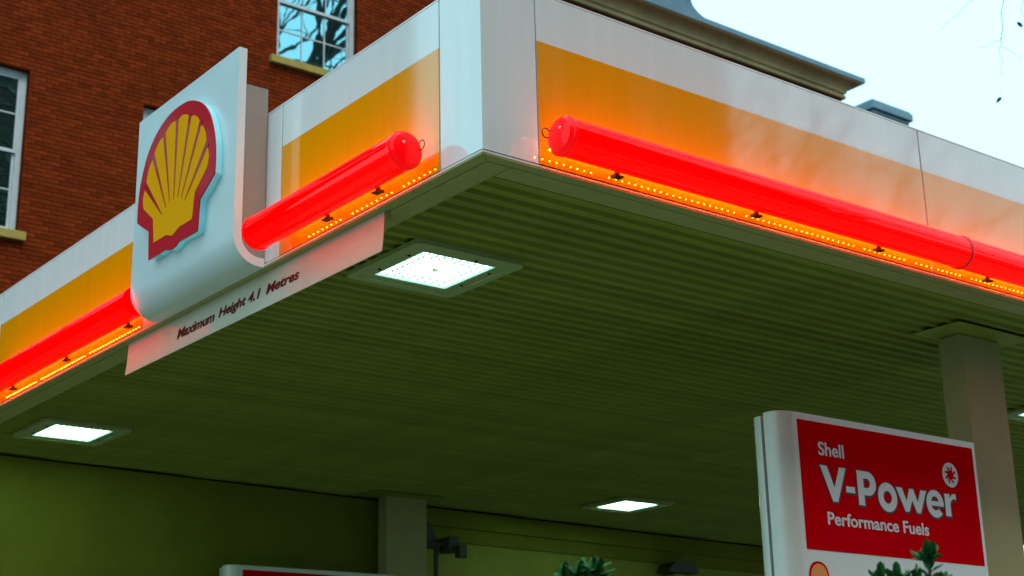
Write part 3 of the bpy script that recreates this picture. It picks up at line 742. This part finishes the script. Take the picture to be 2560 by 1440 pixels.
# ------------------------------------------------------------------ trees
def tree(name, label, base, height, r0, seed, lean=(0,0), levels=5, spread=.55, group='bare street trees', first=.35):
    rn = random.Random(seed)
    t = thing(name, label, 'tree', base, group)
    tr, cr_ = MB(), MB()
    def grow(p, d, L, r, lev):
        pts = [p]; rad = [r]; n = 4 if lev < 2 else 3
        for k in range(n):
            d = (d + Vector((rn.gauss(0,.13), rn.gauss(0,.13), rn.gauss(0,.07)+(.04 if lev < 3 else -.03)))).normalized()
            p = p + d*L/n; pts.append(p); rad.append(r*(1-.33*(k+1)/n))
        (tr if lev == 0 else cr_).tube(pts, rad, 8 if lev == 0 else (6 if lev < 2 else 4 if lev < 4 else 3), lev == 0)
        if lev >= levels: return
        nb = 4 if lev == 0 else 4 if lev < 3 else 3
        for k in range(nb):
            i = n if k == 0 else rn.randint(max(1, n-2), n)
            a = rn.uniform(0, 6.283); s_ = rn.uniform(.5, 1.0)*spread*(1.2 if lev else 1.0)
            ax = d.orthogonal().normalized(); ax = Matrix.Rotation(a, 3, d) @ ax
            nd = (d*math.cos(s_)+ax*math.sin(s_)).normalized()
            grow(pts[i], nd, L*rn.uniform(.62, .82), rad[i]*rn.uniform(.6, .75), lev+1)
    grow(Vector(base), Vector((lean[0], lean[1], 1)).normalized(), height*first, r0, 0)
    tr.obj('trunk', M['bark'], t, True); cr_.obj('crown', M['bark'], t)
    return t
tree('bare_tree', 'bare winter tree standing right of the canopy, its twigs mirrored in the sash windows', (29.5, 1.0, .1), 37, .75, 5, (.0,.0), 6, .52, first=.38)
tree('bare_tree', 'bare winter tree across the road seen as a dark reflection in the right fascia', (13.2, -11.0, .12), 17, .2, 9, (0,0), 6)
tree('bare_tree', 'bare winter tree further along the road seen in reflections only', (27.5, -14.5, .12), 21, .25, 17, (0,0), 5)
# near twigs hanging into the sky at the upper right
tw = thing('hanging_branch', 'thin bare drooping twigs with two dry leaves against the pale sky at upper right', 'branch', (14.2, 4.4, 12.6))
def twig(pts, r, nm='twig'):
    rn = random.Random(len(pts)+int(pts[0][0]*100)); q = []
    for i in range(len(pts)-1):
        for k in range(3):
            t_ = k/3; q.append([pts[i][j]+(pts[i+1][j]-pts[i][j])*t_+rn.uniform(-.02,.02) for j in range(3)])
    q.append(pts[-1]); b = MB(); b.tube(q, [.62*r*(1-.7*i/(len(q)-1)) for i in range(len(q))], 5); b.obj(nm, M['bark'], tw, True)
twig([(14.6,4.3,14.2),(13.2,4.9,12.4),(12.88,5.30,11.45),(12.98,5.48,10.97),(13.05,5.57,10.83),(13.15,5.65,10.53)], .014)
twig([(13.0,5.4,11.0),(12.85,5.65,10.9),(12.75,5.8,10.85)], .006)
twig([(13.03,5.52,10.9),(13.15,5.42,10.78),(13.2,5.35,10.65)], .006)
twig([(13.2,4.9,12.4),(12.8,5.45,11.75),(12.63,5.70,11.48),(12.55,5.9,11.33),(12.48,6.11,11.2)], .009)
twig([(12.66,5.64,11.52),(12.6,5.55,11.62),(12.45,5.6,11.7)], .005)
twig([(13.2,4.9,12.4),(13.1,5.05,11.6),(13.06,5.18,11.3),(13.14,5.2,11.0),(13.3,5.2,10.9)], .008)
twig([(13.25,5.76,10.5),(13.24,5.765,10.35),(13.225,5.77,10.27)], .0025)
def leaf_at(x, y, z, s, a):
    b = MB(); n = [(0,0),(.3,.22),(.6,.3),(1,.05),(.6,-.18),(.3,-.2)]
    ca, sa_ = math.cos(a), math.sin(a)
    b.add([(x+s*(p[0]*ca-p[1]*sa_)*.62, y-s*(p[0]*ca-p[1]*sa_)*.78, z+s*(p[0]*sa_+p[1]*ca)) for p in n]+[(x+.01, y+.012, z-.01)], [(0,1,2,6),(2,3,4,6),(4,5,0,6)]); b.obj('leaf', M['deadleaf'], tw)
leaf_at(13.19, 5.81, 10.22, .11, R(35)); leaf_at(13.05, 5.25, 11.16, .12, R(-65))

# ------------------------------------------------------------------ shrubs in front
def shrub(base, top, label, seed, arms):
    rn = random.Random(seed); t = thing('shrub', label, 'shrub', base, 'leafy shrubs in front of the forecourt')
    st, lf = MB(), MB(); stems = []
    for (dx, dy, dz) in arms:
        tip = Vector(top)+Vector((dx, dy, dz)); p0 = Vector(base); mid = p0.lerp(tip, .7)+Vector((rn.uniform(-.05,.05), rn.uniform(-.05,.05), 0))
        st.tube([p0, mid, tip], [.02, .012, .004], 6)
        for k in range(120):
            q = 1-(rn.random()**1.9)*.4; c = (mid.lerp(tip, (q-.7)/.3) if q > .7 else p0.lerp(mid, q/.7))
            a = rn.uniform(0, 6.283); el = rn.uniform(-.3, 1.1) + (.5 if q > .96 else 0); d = Vector((math.cos(a)*math.cos(el), math.sin(a)*math.cos(el), math.sin(el)))
            L = rn.uniform(.035, .065); w2 = L*.21; s_ = d.cross(Vector((0,0,1))).normalized(); u_ = s_.cross(d)
            ol = [(0,0),(.25,.7),(.55,1),(.85,.75),(1,0),(.85,-.75),(.55,-1),(.25,-.7)]
            lf.add([c+d*L*a_+s_*w2*b_-u_*.006*(a_**2)-u_*.004*abs(b_) for a_, b_ in ol]+[c+d*L*.5+u_*.003], [(i, (i+1) % 8, 8) for i in range(8)])
    st.obj('stem', M['bark'], t, True); o = lf.obj('foliage', M['leaf'], t); o['kind'] = 'stuff'
    return t
shrub((-1.05,-1.7,.1), (-.99,-1.725,2.258), 'small dark green leafy shrub tip at the bottom centre of the picture', 3, [(0,0,.0),(.035,-.03,.015),(-.03,.03,-.02),(.0,0,-.05),(.05,-.045,-.04)])
shrub((-.40,-2.35,.1), (-.365,-2.365,2.205), 'dark green leafy shrub tips in front of the large fuel sign', 8, [(0,0,.0),(.055,-.075,.055),(-.06,.075,-.02),(.03,-.035,-.01),(-.03,.03,.0),(.07,-.09,-.02),(-.09,.1,-.04)])
